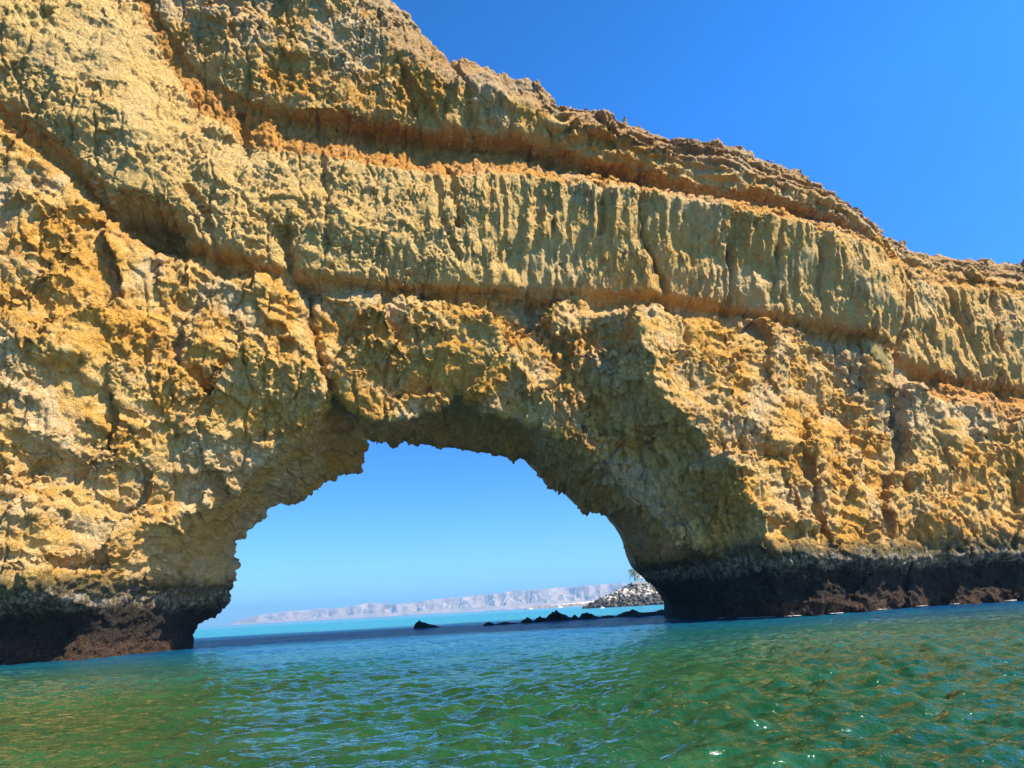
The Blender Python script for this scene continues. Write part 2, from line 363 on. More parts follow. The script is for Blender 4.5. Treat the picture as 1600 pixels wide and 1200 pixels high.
# opening polygons
def poly(pts, n):
    return np.array([hit(x, y, n) for x, y in pts])
PB = poly([(305,1100),(305,985),(312,972),(330,966),(345,958),(362,940),(369,900),(368,870),(370,845),(392,822),(412,806),(430,790),(470,780),(500,762),(525,746),(565,735),(571,715),(572,688),(600,690),(622,700),(628,688),(650,694),(700,700),(760,708),(822,716),(850,740),(862,762),(890,772),(920,800),(960,808),(978,830),(993,865),(1001,890),(1016,910),(1042,928),(1056,943),(1062,1100)], -12)
PA = poly([(120,1200),(130,1000),(165,900),(215,830),(285,790),(345,765),(400,705),(460,655),(512,612),(520,600),(545,640),(585,655),(640,655),(700,630),(722,612),(790,650),(850,668),(900,700),(960,760),(1010,800),(1060,850),(1112,885),(1140,960),(1150,1200)], .5)
def poly_sdf(P, A, B):
    D = np.full(A.shape, 1e9); ins = np.zeros(A.shape, bool)
    n = len(P)
    for i in range(n):
        a, b = P[i]; c, d = P[(i+1) % n]
        L = (c-a)**2+(d-b)**2; t = np.clip(((A-a)*(c-a)+(B-b)*(d-b))/L, 0, 1)
        D = np.minimum(D, (A-(a+t*(c-a)))**2+(B-(b+t*(d-b)))**2)
        cond = ((b > B) != (d > B)); x = (c-a)*(B-b)/((d-b) if abs(d-b) > 1e-9 else 1e-9)+a
        ins ^= cond & (A < x)
    D = np.sqrt(D); return np.where(ins, -D, D)
dB = poly_sdf(PB, SS, ZZ).astype(np.float32); dA = poly_sdf(PA, SS, ZZ).astype(np.float32)
# jagged chips along the roof
dB += .25*fbm(SS/1.3, ZZ/1.3, zero, 3, 12).astype(np.float32)
dA += .45*fbm(SS/2.2, ZZ/2.2, zero, 3, 13).astype(np.float32)
# tidal notch, cut into every face
leftk = smooth01((8-sg)/6)
nz = np.interp(zg, [-2, 0, .9, 1.6, 2.2, 2.9, 3.5, 4.4, 6], [1.0, 1.1, 1.3, 1.5, 1.35, .75, .2, .05, 0])
NOT = (nz[None, :]*(1.0+1.3*leftk[:, None])*(.9+.25*fbm(SS/3, zero, zero, 2, 15))).astype(np.float32)
D3 = np.empty((len(sg), len(ng), len(zg)), np.float32)
F32 = F.astype(np.float32); top = (sk_z+.35*fbm(sg/3, 0*sg, 0*sg, 3, 18)+.5*(np.abs(pnoise(sg/.9, 0*sg, 0*sg, 19))-.2)+.4*(np.abs(pnoise(sg/.42, 0*sg, 0*sg, 20))-.2)).astype(np.float32)
sr0, sr1 = hit(505, 640, 0)[0], hit(870, 640, 0)[0]
MTOP = (smooth01((SS-sr0+1)/2)*smooth01((sr1-SS)/3)*smooth01((ZZ-12)/2)).astype(np.float32)
PEX = (1.15-.75*smooth01((SS-sr0+1)/2)*smooth01((sr1-SS)/3)*smooth01((ZZ-12)/2)).astype(np.float32)
def smax(a, b, k): h = np.clip(.5+.5*(a-b)/k, 0, 1); return b+(a-b)*h+k*h*(1-h)
for j, n in enumerate(ng):
    a = (n-F32)*.8
    tt = (n+12)/12.5
    if tt >= 0: V = dB+(dA-dB)*np.float32(min(tt, 1.35))**PEX
    else: V = dB-.25*(-12-n)+.8*0
    if n < -14: V = V+0
    cav = 1.7*np.float32(math.exp(-((n+6)/3.4)**2))*MTOP
    d = smax(a+NOT, -V+cav, .5)
    topn = (ZZ-top[:, None]-.03*(sk_n[:, None]-n)).astype(np.float32)*.9
    d = smax(d, topn, .3)
    back = -(n+19.5)+.0*F32
    d = np.maximum(d, back)
    D3[:, j, :] = d
log('field', D3.shape)
def surface_nets(D, ox, oy, oz, h):
    S = D < 0; nx, ny, nz_ = D.shape
    cnt = np.zeros((nx-1, ny-1, nz_-1), np.uint8)
    for a in (0, 1):
        for b in (0, 1):
            for c in (0, 1): cnt += S[a:nx-1+a, b:ny-1+b, c:nz_-1+c]
    act = (cnt > 0) & (cnt < 8); del cnt
    I = np.argwhere(act); idx = np.full(act.shape, -1, np.int32); idx[act] = np.arange(len(I), dtype=np.int32)
    acc = np.zeros((len(I), 3), np.float32); num = np.zeros(len(I), np.float32)
    i, j, k = I.T
    cor = {}
    for a in (0, 1):
        for b in (0, 1):
            for c in (0, 1): cor[a, b, c] = D[i+a, j+b, k+c]
    for a in cor:
        for ax in range(3):
            if a[ax] == 1: continue
            b = list(a); b[ax] = 1; b = tuple(b); va, vb = cor[a], cor[b]
            mk = (va < 0) != (vb < 0); t = np.where(mk, va/np.where(mk, va-vb, 1), 0)
            p = np.zeros((len(I), 3), np.float32); p[:] = a; p[:, ax] = t
            acc += p*mk[:, None]; num += mk
    V = (I+acc/num[:, None])*h+np.array([ox, oy, oz])
    Q = []
    for ax in range(3):
        sl0 = [slice(1, -1)]*3; sl1 = [slice(1, -1)]*3; sl0[ax] = slice(0, -1); sl1[ax] = slice(1, None)
        A = S[tuple(sl0)]; B = S[tuple(sl1)]
        E = np.argwhere(A != B); off = np.array([1, 1, 1]); off[ax] = 0; E += off
        inside = S[E[:, 0], E[:, 1], E[:, 2]]
        u, v = [(1, 2), (2, 0), (0, 1)][ax]
        def ci(du, dv):
            e = E.copy(); e[:, u] -= du; e[:, v] -= dv
            return idx[e[:, 0], e[:, 1], e[:, 2]]
        q = np.stack([ci(1, 1), ci(0, 1), ci(0, 0), ci(1, 0)], 1)
        q[~inside] = q[~inside][:, ::-1]
        Q.append(q)
    return V, np.concatenate(Q)
V, Q = surface_nets(D3, S0, N0, Z0, VX); del D3
ok = (Q >= 0).all(1); Q = Q[ok]
log('nets', V.shape, Q.shape)
def laplace(V, Q, f=.5):
    acc = np.zeros_like(V); num = np.zeros(len(V))
    for a in range(4):
        x, y = Q[:, a], Q[:, (a+1) % 4]
        for c in range(3): acc[:, c] += np.bincount(x, V[y, c], len(V))+np.bincount(y, V[x, c], len(V))
        num += np.bincount(x, minlength=len(V))+np.bincount(y, minlength=len(V))
    return V+(acc/np.maximum(num, 1)[:, None]-V)*f
V = laplace(V, Q, .5)
def subdivide(V, Q):
    nv = len(V); e = np.concatenate([np.stack([Q[:, a], Q[:, (a+1) % 4]], 1) for a in range(4)])
    e.sort(1); key = e[:, 0].astype(np.int64)*nv+e[:, 1]
    uk, inv = np.unique(key, return_inverse=True)
    ea, eb = (uk//nv).astype(np.int64), (uk % nv).astype(np.int64)
    ev = (V[ea]+V[eb])/2; fv = V[Q].mean(1); nq = len(Q)
    E = (inv.reshape(4, nq)+nv).T; Fc = np.arange(nq)+nv+len(uk)
    out = np.stack([np.stack([Q[:, a], E[:, a], Fc, E[:, (a+3) % 4]], 1) for a in range(4)], 1).reshape(-1, 4)
    return np.concatenate([V, ev, fv]), out
def normals(V, Q):
    fn = np.cross(V[Q[:, 2]]-V[Q[:, 0]], V[Q[:, 3]]-V[Q[:, 1]]); N = np.zeros_like(V)
    for a in range(4):
        for c in range(3): N[:, c] += np.bincount(Q[:, a], fn[:, c], len(V))
    return N/np.maximum(np.linalg.norm(N, axis=1), 1e-9)[:, None]
# only the sides the sea can see get the fine mesh
seen = (V[Q[:, 0], 1] > -14.5)
Q1 = Q[seen]; Qb = Q[~seen]
used = np.unique(Q1); mp = np.full(len(V), -1); mp[used] = np.arange(len(used))
Vf, Qf = subdivide(V[used], mp[Q1])
log('subdiv', Vf.shape)
Nf = normals(Vf, Qf)
s_, n_, z_ = Vf.T
fi = np.clip((s_-S0)/VX, 0, len(sg)-1.01); fz = np.clip((z_-Z0)/VX, 0, len(zg)-1.01)
ii, jj = fi.astype(int), fz.astype(int)
def samp(A): return A[ii, jj]
flv = samp(flm); face = smooth01((n_-samp(F)+1.2)/.8)   # 1 on the sea face, 0 inside the arch
flv = flv*face; inside0 = 1-face
zs = 1-.65*flv                                          # stretch the noise downwards on the fluted layers
btw = samp(smooth01((kz('u1')+.8-ZZ)/.6)*smooth01((ZZ-kz('t2')+.1)/.5))
fc = facets(s_, z_, .95, 63, .30, .30)+facets(s_+.3*n_, z_, .42, 64, .14, .13)
q_ = s_+.8*n_*inside0
ck = np.exp(-(cracks(q_, z_, 1.9, 151, 2.6)/.14)**2)*.26+np.exp(-(cracks(q_, z_, .85, 152, 1.5)/.10)**2)*.12
ckm = smooth01(fbm(q_/5, z_/5, 0*z_, 2, 155)*1.5+.55)
b1 = fbm(s_/.95, n_/.95, z_/.95*zs, 3, 40, .55, True)
b2 = fbm(s_/.38, n_/.38, z_/.38*zs, 2, 50, .6, True)
r0 = fbm(s_/2.8, n_/2.8, z_/2.2, 2, 60)
cell = fbm(s_/1.7, n_/1.7, z_/1.1, 2, 65, .5, True)
patch = smooth01((fbm(s_/3.5, n_/3.5, z_/2.5, 3, 70)+.2)/.4)
patch = np.maximum(patch, .7*btw)
amp1 = .21*(.2+1.1*patch)*(1-.35*flv); amp2 = .11*(.4+.8*patch)
inside = 1-face
rb = np.abs(fbm(s_/1.1, n_/1.1, z_/3.6, 4, 75, .62))*2-.5   # fissured ribs in the shaded flanks
rP = np.array(pline([(985, 440), (985, 520), (990, 600), (1035, 650), (1085, 700), (1130, 780), (1165, 850), (1190, 890), (1200, 960)], 2.0)); ro = np.argsort(rP[:, 1])
flank = smooth01((s_-2)/3)*smooth01((np.interp(z_, rP[ro, 1], rP[ro, 0])-.2-s_)/1.2)*smooth01((23-z_)/3)*smooth01((z_-3)/2)
disp = (amp1*b1+amp2*b2)*(1-.35*inside)+fc*(.3+.6*patch)*(1-.5*flv)+.3*r0+inside*.45*cell+flank*.85*rb-ck*(.25+.75*ckm)*(1-.7*flv)*(1+.2*flank)
tide = smooth01((3.6-z_)/.8)
disp = disp*(1-.45*tide)+tide*.08*fbm(s_/.3, n_/.3, z_/.3, 2, 80, .6, True)
Vf = Vf+Nf*disp[:, None]
log('displaced')
# stains
P1 = (ZZ-kz('u1')); P2 = (ZZ-kz('t2'))
between = smooth01((kz('u1')+.8-ZZ)/.6)*smooth01((ZZ-kz('t2')+.1)/.5)
oneb = between*(.95-.5*smooth01((pxcol-620)/300))
onu2 = np.exp(-((ZZ-kz('u2')-.0)/.75)**2)*(.85*smooth01((450-pxcol)/150)+.5*smooth01((pxcol-1000)/200)+.2)
onu2 += smooth01((pxcol-1400)/30)*smooth01((kz('u2')+.6-ZZ)/.5)*smooth01((ZZ-kz('t3')+.5)/.6)*.7
onl = .5*smooth01((pxcol-1200)/100)*np.exp(-((ZZ-5.6)/1.0)**2)
onh = tier*smooth01((zt0+.3-ZZ)/.3)*smooth01((ZZ-kz('a1'))/.4)*.6
onr = RIB/.8*.3
org = np.clip(oneb+onu2+onl+onh+onr+cv*.4, 0, 1)
pale = np.clip(mB*(.9*smooth01((900-pxcol)/200)+.65)+mA*smooth01((pxcol-280)/40)*smooth01((kz('a2')+1.5-ZZ)/1)*.6, 0, 1)*(1-between)
crust = np.clip(smooth01((ZZ-kz('a1')+.6)/1.2)*smooth01((pxcol-560)/80), 0, 1)
org_v = samp(org)*np.maximum(face, .0)+inside*.12; pl = samp(pale)*face+inside*.15; crs = samp(crust)  # orange, pale and crust stain of each vertex
crs = np.maximum(crs, smooth01((z_-samp(np.repeat(sk_z[:, None], len(zg), 1))+.8)/.6))
Pw = O3+s_[:, None]*0
def toworld(V): return O3[None, :]+V[:, 0:1]*TV+V[:, 1:2]*NV+V[:, 2:3]*np.array([0, 0, 1.])
def set_stain(o, a, b, c):
    at = o.data.color_attributes.new('stain', 'FLOAT_COLOR', 'POINT')
    arr = np.stack([a, b, c, np.ones_like(a)], 1).astype(np.float32); at.data.foreach_set('color', arr.ravel())
zf = Vf[Qf][:, :, 2].mean(1)
def piece(name, mask, parent=None):
    q = Qf[mask]; u = np.unique(q); mp = np.full(len(Vf), -1); mp[u] = np.arange(len(u))
    o = quad_mesh(name, toworld(Vf[u]), mp[q], M_rock, parent=parent); set_stain(o, org_v[u], pl[u], crs[u]); return o
arch = piece('rock_arch', zf >= 3.3)
tag(arch, 'huge layered yellow sandstone cliff pierced by a wide arch above the sea', 'rock arch')
sf = Vf[Qf[:, 0], 0]
piece('tidal_base', (zf < 3.3) & (sf < -8), arch); piece('tidal_base', (zf < 3.3) & (sf >= -8), arch)
u = np.unique(Qb); mp = np.full(len(V), -1); mp[u] = np.arange(len(u))
ob = quad_mesh('landward_face', toworld(V[u]), mp[Qb], M_rock, parent=arch); zb = np.zeros(len(u)); set_stain(ob, zb, zb+.2, zb)
log('arch mesh')

# ------------------------------------------------------------ sea
def sea_mat():
    t = NT('sea_water'); pos = t.n('ShaderNodeNewGeometry').outputs['Position']
    sp = t.n('ShaderNodeSeparateXYZ', {'Vector': pos}); x, y = sp.outputs[0], sp.outputs[1]
    big = t.noise(pos, .05, 4, .6); med = t.noise(t.scalev(pos, (.6, 1, 1)), .35, 4, .6)
    yy = t.math('ADD', y, t.math('MULTIPLY', t.math('SUBTRACT', big, .5), 40))
    near = t.mix(t.mr(med, .35, .65), (.005, .036, .009), (.012, .062, .018))
    mid = t.mix(t.mr(yy, 18, 48), near, (.006, .105, .10))
    rn = t.noise(t.scalev(pos, (.25, 1, 1)), .45, 5, .7)
    yr = t.math('ADD', yy, t.math('MULTIPLY', t.math('SUBTRACT', rn, .5), 60))
    reef = t.mix(t.math('MULTIPLY', t.math('MULTIPLY', t.mr(yr, 26, 66), t.mr(yr, 140, 105)), t.mr(rn, .36, .52, .35, 1)), mid, t.mix(t.mr(rn, .4, .6), (.004, .05, .20), (.003, .025, .10)))  # reef only names a darker, patchy blue band under and beyond the arch
    c = t.mix(t.mr(yy, 100, 125), reef, (.02, .20, .25))
    c = t.mix(t.mr(yy, 600, 3500), c, (.006, .12, .24))
    n1 = t.noise(t.scalev(pos, (1, 1.3, 1)), 3.4, 4, .6, .3); n2 = t.noise(t.scalev(pos, (.5, 1, 1)), .7, 3, .5, .4)
    n3 = t.noise(t.scalev(pos, (.7, 1, 1)), 6, 3, .55)
    h = t.math('ADD', t.math('MULTIPLY', n1, .5), t.math('MULTIPLY', n2, .9)); h = t.math('ADD', h, t.math('MULTIPLY', n3, .28))
    b = t.n('ShaderNodeBump', {'Height': h, 'Strength': t.mr(y, 25, 80, .75, 1.0), 'Distance': t.math('ADD', .20, t.math('MULTIPLY', t.math('MULTIPLY', t.mr(yy, 50, 62), t.mr(yy, 118, 100)), .45))})
    fr = t.n('ShaderNodeFresnel', {'IOR': 1.33, 'Normal': b.outputs[0]}).outputs[0]
    band = t.math('MULTIPLY', t.math('MULTIPLY', t.mr(yr, 30, 75), t.mr(yr, 140, 105)), t.mr(rn, .36, .55, .2, 1))
    k = t.math('SUBTRACT', t.mr(y, 55, 200, 1.0, .62), t.math('MULTIPLY', band, .04))     # wave slopes facing the viewer mirror less of the sky
    gl = t.n('ShaderNodeBsdfGlossy', {'Color': (1, 1, 1, 1), 'Roughness': t.mr(y, 50, 500, .05, .35), 'Normal': b.outputs[0]})
    df = t.n('ShaderNodeBsdfDiffuse', {'Color': c, 'Normal': b.outputs[0]})
    mxs = t.n('ShaderNodeMixShader', {0: t.math('MULTIPLY', fr, k)}); t.t.links.new(df.outputs[0], mxs.inputs[1]); t.t.links.new(gl.outputs[0], mxs.inputs[2])
    t.t.links.new(mxs.outputs[0], t.out.inputs['Surface'])
    return t.m
ys = [2.0]
while ys[-1] < 140: ys.append(ys[-1]*1.0042)
while ys[-1] < 12400: ys.append(min(12400, ys[-1]*1.06+.1))
ys = np.array([-30., -10., 0., 1.]+ys)
uu = np.concatenate([np.linspace(-1.3, -1.0, 8)[:-1], np.linspace(-1.0, 1.0, 760), np.linspace(1.0, 1.3, 8)[1:]])
YY, UU = np.meshgrid(ys, uu, indexing='ij'); XX = UU*(np.abs(YY)*(1-.3*smooth01((YY-1000)/8000))+6+60*smooth01((140-np.abs(YY))/200)*(np.abs(UU)>1))
zz = np.zeros_like(XX)
r2 = np.random.default_rng(3)
for k in range(90):
    lam = .15*(1.5/.15)**r2.random(); th = r2.normal(0, .75)-1.4; kk = 2*math.pi/lam
    a = .0072*lam**.8*r2.uniform(.5, 1.3)
    cell_ = np.maximum(np.abs(YY)*.0052, 0.01)
    ph = kk*(XX*math.cos(th)+YY*math.sin(th))+r2.uniform(0, 6.28)
    zz += a*(np.sin(ph)+.25*np.cos(2*ph))*np.clip((lam/(cell_*4))-.3, 0, 1)
zz *= .55+.8*smooth01(pnoise(XX/9, YY/9, zz*0, 90)+.5)
nr, nc = XX.shape
Vw = np.stack([XX, YY, zz], -1).reshape(-1, 3); a = np.arange(nr*nc).reshape(nr, nc)
Qw = np.stack([a[:-1, :-1], a[:-1, 1:], a[1:, 1:], a[1:, :-1]], -1).reshape(-1, 4)
sea = quad_mesh('sea', Vw, Qw, sea_mat()); tag(sea, 'rippled green to turquoise sea water', kind='structure')
log('sea')
#@@REST0@@
# ------------------------------------------------------------ placing helpers on the rock surface
WV = toworld(Vf)
def project(P):
    v = P-np.array([0, 0, CAMH]); y1 = v[:, 1]*CP+v[:, 2]*SP; z1 = -v[:, 1]*SP+v[:, 2]*CP
    xr, yr = v[:, 0]/y1, z1/y1; x = xr*CR-yr*SR; y = xr*SR+yr*CR
    return W/2+x*FPX, H/2-y*FPX, y1
pxv, pyv, dv_ = project(WV)
def surf(px, py, r=2.5):
    k = np.where((np.abs(pxv-px) < r) & (np.abs(pyv-py) < r))[0]
    k = k[np.argsort(dv_[k])[:6]]
    return Vector(WV[k].mean(0))
log('projected')

# ------------------------------------------------------------ far hills
hm = NT('pale_hills'); hp = hm.n('ShaderNodeNewGeometry').outputs['Position']
hf = hm.noise(hm.scalev(hp, (1, 1, 3)), .006, 7, .65, .5); hf2 = hm.noise(hp, .03, 5, .7)
hm.bsdf(Base_Color=hm.mix(hm.mr(hf2, .35, .7), hm.ramp(hf, [(.3, (.12, .09, .06)), (.55, (.24, .18, .125)), (.75, (.40, .33, .25))]), (.42, .32, .25)), Roughness=.95)
hx = np.array([330, 352, 365, 380, 395, 420, 450, 490, 520, 550, 565, 578, 592, 620, 650, 675, 700, 730, 760, 800, 860, 900, 940, 1000, 1100, 1300])
hyp = np.array([982, 979, 972, 966, 962, 957, 954, 951, 949, 946, 942, 939, 941, 942, 940, 935, 932, 929, 926, 921, 916, 913, 909, 907, 903, 895])
def horizon(px): return 980-.0565*(px-305)
cols = np.linspace(335, 1300, 700); rows = np.linspace(0, 1, 46)
Yc = np.interp(cols, [335, 1300], [6300, 4300])+130*np.array(fbm(cols/60, 0*cols, 0*cols, 3, 101))
Xc = np.array([ray(c, horizon(c))[0]/ray(c, horizon(c))[1] for c in cols])*Yc
Ht = np.maximum(np.interp(cols, hx, horizon(hx)-hyp), .2)/FPX/1.06*Yc*1.02
RR, CC = np.meshgrid(rows, cols, indexing='ij')
dep = RR**1.3*1500
al = CC/9.0
wa = al+9*RR*pnoise(al*.16, 0*RR, 0*RR, 131)+1.0*fbm(al*.5, RR*9, 0*RR, 2, 132)
rav = 1-np.abs(fbm(wa*.20, RR*4, 0*RR, 4, 104))*2.2
rav2 = 1-np.abs(fbm(wa*.7, RR*12, 0*RR, 3, 108))*2
t_ = dep/(420*(1+.5*fbm(al*.25, 0*RR, 0*RR, 2, 111)))+0*RR
hh = np.clip(t_, 0, 1)**.75*.9+.10*smooth01(dep/1100)
hh = hh-(.5*np.clip(rav, 0, 1)**1.5+.12*np.clip(rav2, 0, 1))*np.sin(np.pi*np.clip(t_, 0, 1))**.8
talus = .22*smooth01(dep/150)
Hh = Ht[None, :]*np.maximum(hh, talus)*(1+.10*fbm(al*.3, RR*3, 0*RR, 3, 120))
Hh[0] = -3
sn = 1/np.hypot(Xc, Yc); Vh = np.stack([Xc[None]+Xc[None]*sn*dep, Yc[None]+Yc[None]*sn*dep, Hh], -1).reshape(-1, 3)
a = np.arange(len(rows)*len(cols)).reshape(len(rows), len(cols))
Qh = np.stack([a[:-1, :-1], a[:-1, 1:], a[1:, 1:], a[1:, :-1]], -1).reshape(-1, 4)
hills = quad_mesh('hills', Vh, Qh, hm.m, smooth=False); tag(hills, 'pale ravined coastal hills across the bay', kind='structure')

# ------------------------------------------------------------ low shore with beach, house and jetty
def mound(name, pts, Y, halfdepth, mat, seed, h_noise=.3, n=60, zb=-1.0):
    # pts: (px, py) crest line at depth Y; closed ridge with thickness
    px_ = np.linspace(pts[0][0], pts[-1][0], n); py_ = np.interp(px_, [p[0] for p in pts], [p[1] for p in pts])
    P = np.array([at_y(a, b, Y) for a, b in zip(px_, py_)])
    prof = np.array([-1, -.8, -.55, -.3, -.1, .1, .3, .55, .8, 1]); hp_ = 1-np.abs(prof)**1.6
    V = []; 
    for i in range(n):
        e = min(1, i/4+.15, (n-1-i)/4+.15)
        for j, (q, hq) in enumerate(zip(prof, hp_)):
            z = zb+(P[i, 2]-zb)*hq; nn = float(pnoise(np.array([P[i, 0]*.9/halfdepth*1.5+.3]), np.array([q*2.]), np.array([0.]), seed)[0])
            V.append((P[i, 0]+nn*halfdepth*.12, Y+q*halfdepth*e*(1+.3*nn), z*(1+h_noise*nn*(0 < hq)) if z > 0 else z))
    k = len(prof); Q = [(i*k+j, (i+1)*k+j, (i+1)*k+j+1, i*k+j+1) for i in range(n-1) for j in range(k-1)]
    Q += [tuple(range(0, k))[::-1], tuple(range((n-1)*k, n*k))]
    return link_mesh(name, V, Q, mat)
M_sand = simple('beach_sand', (.72, .66, .54), .95, .12, .05)
M_jet = simple('jetty_stone', (.20, .16, .14), .95, .4, .25)
o = mound('beach', [(850, 949), (862, 945.2), (880, 943.4), (905, 941.6), (930, 938.5), (960, 936), (1010, 934)], 2300, 60, M_sand, 7, .1); tag(o, 'white sand beach below the hills', kind='structure')
o = mound('stone_jetty', [(818, 951), (828, 948.2), (850, 946.2), (875, 944.6), (900, 943.2), (930, 941.5), (960, 940)], 1500, 9, M_jet, 9, .35, 140)
tag(o, 'low dark stone jetty in front of the distant white beach', 'jetty')
hb = at_y(905, 941, 2330); hbz = hb[2]-4
M_wall = simple('pale_plaster', (.55, .45, .38), .9, .06, .2); M_glass = simple('dark_window', (.03, .04, .05), .3, .1)
house = empty('beach_house', (hb[0], hb[1], hbz)); tag(house, 'small pale flat-roofed building behind the distant white beach', 'building')
def boxbm(bm, x0, x1, y0, y1, z0, z1):
    vs = [bm.verts.new((x, y, z)) for x in (x0, x1) for y in (y0, y1) for z in (z0, z1)]
    for f in ((0,1,3,2),(4,6,7,5),(0,4,5,1),(2,3,7,6),(0,2,6,4),(1,5,7,3)): bm.faces.new([vs[i] for i in f])
bm = bmesh.new(); boxbm(bm, -13, 13, -6, 6, 0, 13); boxbm(bm, -13, 1, -6.01, 6.01, 13, 16); bmesh.ops.recalc_face_normals(bm, faces=bm.faces); bm_obj('wall', bm, M_wall, house)
bm = bmesh.new(); boxbm(bm, -13.6, 1.6, -6.6, 6.6, 16, 16.7); bm_obj('roof', bm, M_sand, house)
bm = bmesh.new(); boxbm(bm, 1.7, 13.6, -6.6, 6.6, 13, 13.6); bm_obj('terrace', bm, M_sand, house)
for k in range(4):
    for l in range(2):
        bm = bmesh.new(); boxbm(bm, -11+k*6.2, -8.3+k*6.2, -6.08, -5.9, 2.2+l*5.6, 5.2+l*5.6); bm_obj('window', bm, M_glass, house)

# ------------------------------------------------------------ boats
M_hull = simple('boat_paint', (.8, .8, .78), .4, .04, 1); M_mast = simple('mast_metal', (.6, .6, .6), .4, .05, 1, metal=.6)
def hull_bm(L, Wd, Hh_):
    bm = bmesh.new(); ringv = []
    st = [(-.5, .75, .9), (-.3, .95, .9), (0, 1, .95), (.25, .8, 1.05), (.4, .45, 1.2), (.5, .03, 1.35)]
    for x, wf, hf_ in st:
        w2 = Wd/2*wf; h = Hh_*hf_
        ringv.append([bm.verts.new(p) for p in ((x*L, -w2, h), (x*L*.97, -w2*.75, -.1), (x*L*.95, 0, -.3), (x*L*.97, w2*.75, -.1), (x*L, w2, h))])
    for A_, B_ in zip(ringv[:-1], ringv[1:]):
        for j in range(4): bm.faces.new((A_[j], B_[j], B_[j+1], A_[j+1]))
        bm.faces.new((A_[4], B_[4], B_[0], A_[0]))
    bm.faces.new(ringv[0]); bm.faces.new(ringv[-1][::-1]); bmesh.ops.recalc_face_normals(bm, faces=bm.faces); return bm
def boat(name, px, py, Y, L, label, mast=False):
    p = at_y(px, py, Y); r = empty(name, (p[0], Y, 0)); r.rotation_euler.z = .35; tag(r, label, 'boat')
    bm_obj('hull', hull_bm(L, L*.32, L*.16), M_hull, r)
    bm = bmesh.new(); boxbm(bm, -L*.22, L*.08, -L*.1, L*.1, L*.14, L*.30); boxbm(bm, -L*.26, L*.12, -L*.12, L*.12, L*.301, L*.325); bm_obj('cabin', bm, M_hull, r)
    bm = bmesh.new(); boxbm(bm, L*.081, L*.09, -L*.085, L*.085, L*.2, L*.285); bm_obj('windscreen', bm, M_glass, r)
    if mast:
        bm = bmesh.new(); bmesh.ops.create_cone(bm, cap_ends=True, segments=8, radius1=.14, radius2=.07, depth=L*1.3); bmesh.ops.translate(bm, verts=bm.verts, vec=(L*.14, 0, L*.78)); bm_obj('mast', bm, M_mast, r)
        bm = bmesh.new(); boxbm(bm, -L*.3, L*.13, -.08, .08, L*.38, L*.40); bm_obj('boom', bm, M_mast, r)
boat('motor_boat', 829, 950.5, 1150, 6.5, 'white motor boat near the tip of the dark stone jetty')
boat('sailing_boat', 875, 948, 1100, 7.5, 'white boat with a bare mast before the stone jetty', True)
boat('motor_boat', 941, 947.5, 300, 1.7, 'tiny white dinghy moored beside the boulder breakwater')

# ------------------------------------------------------------ breakwater of armour stone
YB = 345.0
ctr = at_y(1006, 908, YB); top_h = float(at_y(994, 910, YB-4)[2]); RB = 27.0; RT = 5.0
M_core = simple('breakwater_rubble', (.09, .075, .06), .95, .3, .8)
bm = bmesh.new(); seg = 40; prev = None
for rr, zz_ in ((RB, -1.5), (RB-1.2, .2), (RT, top_h-1.0), (0.01, top_h-.9)):
    ring = [bm.verts.new((rr*math.cos(2*math.pi*i/seg), rr*math.sin(2*math.pi*i/seg)*.9, zz_)) for i in range(seg)]
    if prev: [bm.faces.new((prev[i], prev[(i+1) % seg], ring[(i+1) % seg], ring[i])) for i in range(seg)]
    prev = ring
core = bm_obj('breakwater', bm, M_core); core.location = (ctr[0], YB+2, 0)
tag(core, 'dark rubble core of the breakwater beneath its pale boulders', 'breakwater')
bmat = []
for c in ((.46, .42, .34), (.24, .21, .17), (.11, .095, .08), (.36, .31, .24)): bmat.append(simple('armour_stone', c, .9, .25, 1.2, .4))
bmat_low = simple('dark_stone', (.045, .038, .03), .7, .3, 1.2, .4)
protos = []
for k in range(10):
    bm = bmesh.new(); r3 = random.Random(100+k)
    for i in range(16):
        v = Vector((r3.gauss(0, 1), r3.gauss(0, 1), r3.gauss(0, 1))).normalized()*r3.uniform(.85, 1.1)
        bm.verts.new((v.x*1.25, v.y*.9, v.z*.8))
    res = bmesh.ops.convex_hull(bm, input=bm.verts); bmesh.ops.delete(bm, geom=[g for g in res['geom_interior'] if isinstance(g, bmesh.types.BMVert)], context='VERTS')
    bmesh.ops.bevel(bm, geom=bm.edges[:], offset=.07, segments=1, affect='EDGES')
    me = bpy.data.meshes.new('boulder'); bm.to_mesh(me); bm.free(); me.materials.append(bmat[k % 4]); protos.append(me)
lowp = []
for k in range(3):
    me = protos[k].copy(); me.materials.clear(); me.materials.append(bmat_low); lowp.append(me)
r4 = random.Random(5); placed = []; tries = 0
while len(placed) < 290 and tries < 60000:
    tries += 1
    th = R(r4.uniform(168, 372)); v = r4.random()
    rad = math.sqrt(RT**2+(RB**2-RT**2)*v); f_ = (rad-RT)/(RB-RT)
    p = Vector((ctr[0]+rad*math.cos(th), YB+2+rad*.9*math.sin(th), (top_h-.9)*(1-f_)+.1))
    size = r4.uniform(.95, 1.45)
    if any((p-q).length < .62*(size+s2) for q, s2 in placed): continue
    placed.append((p, size))
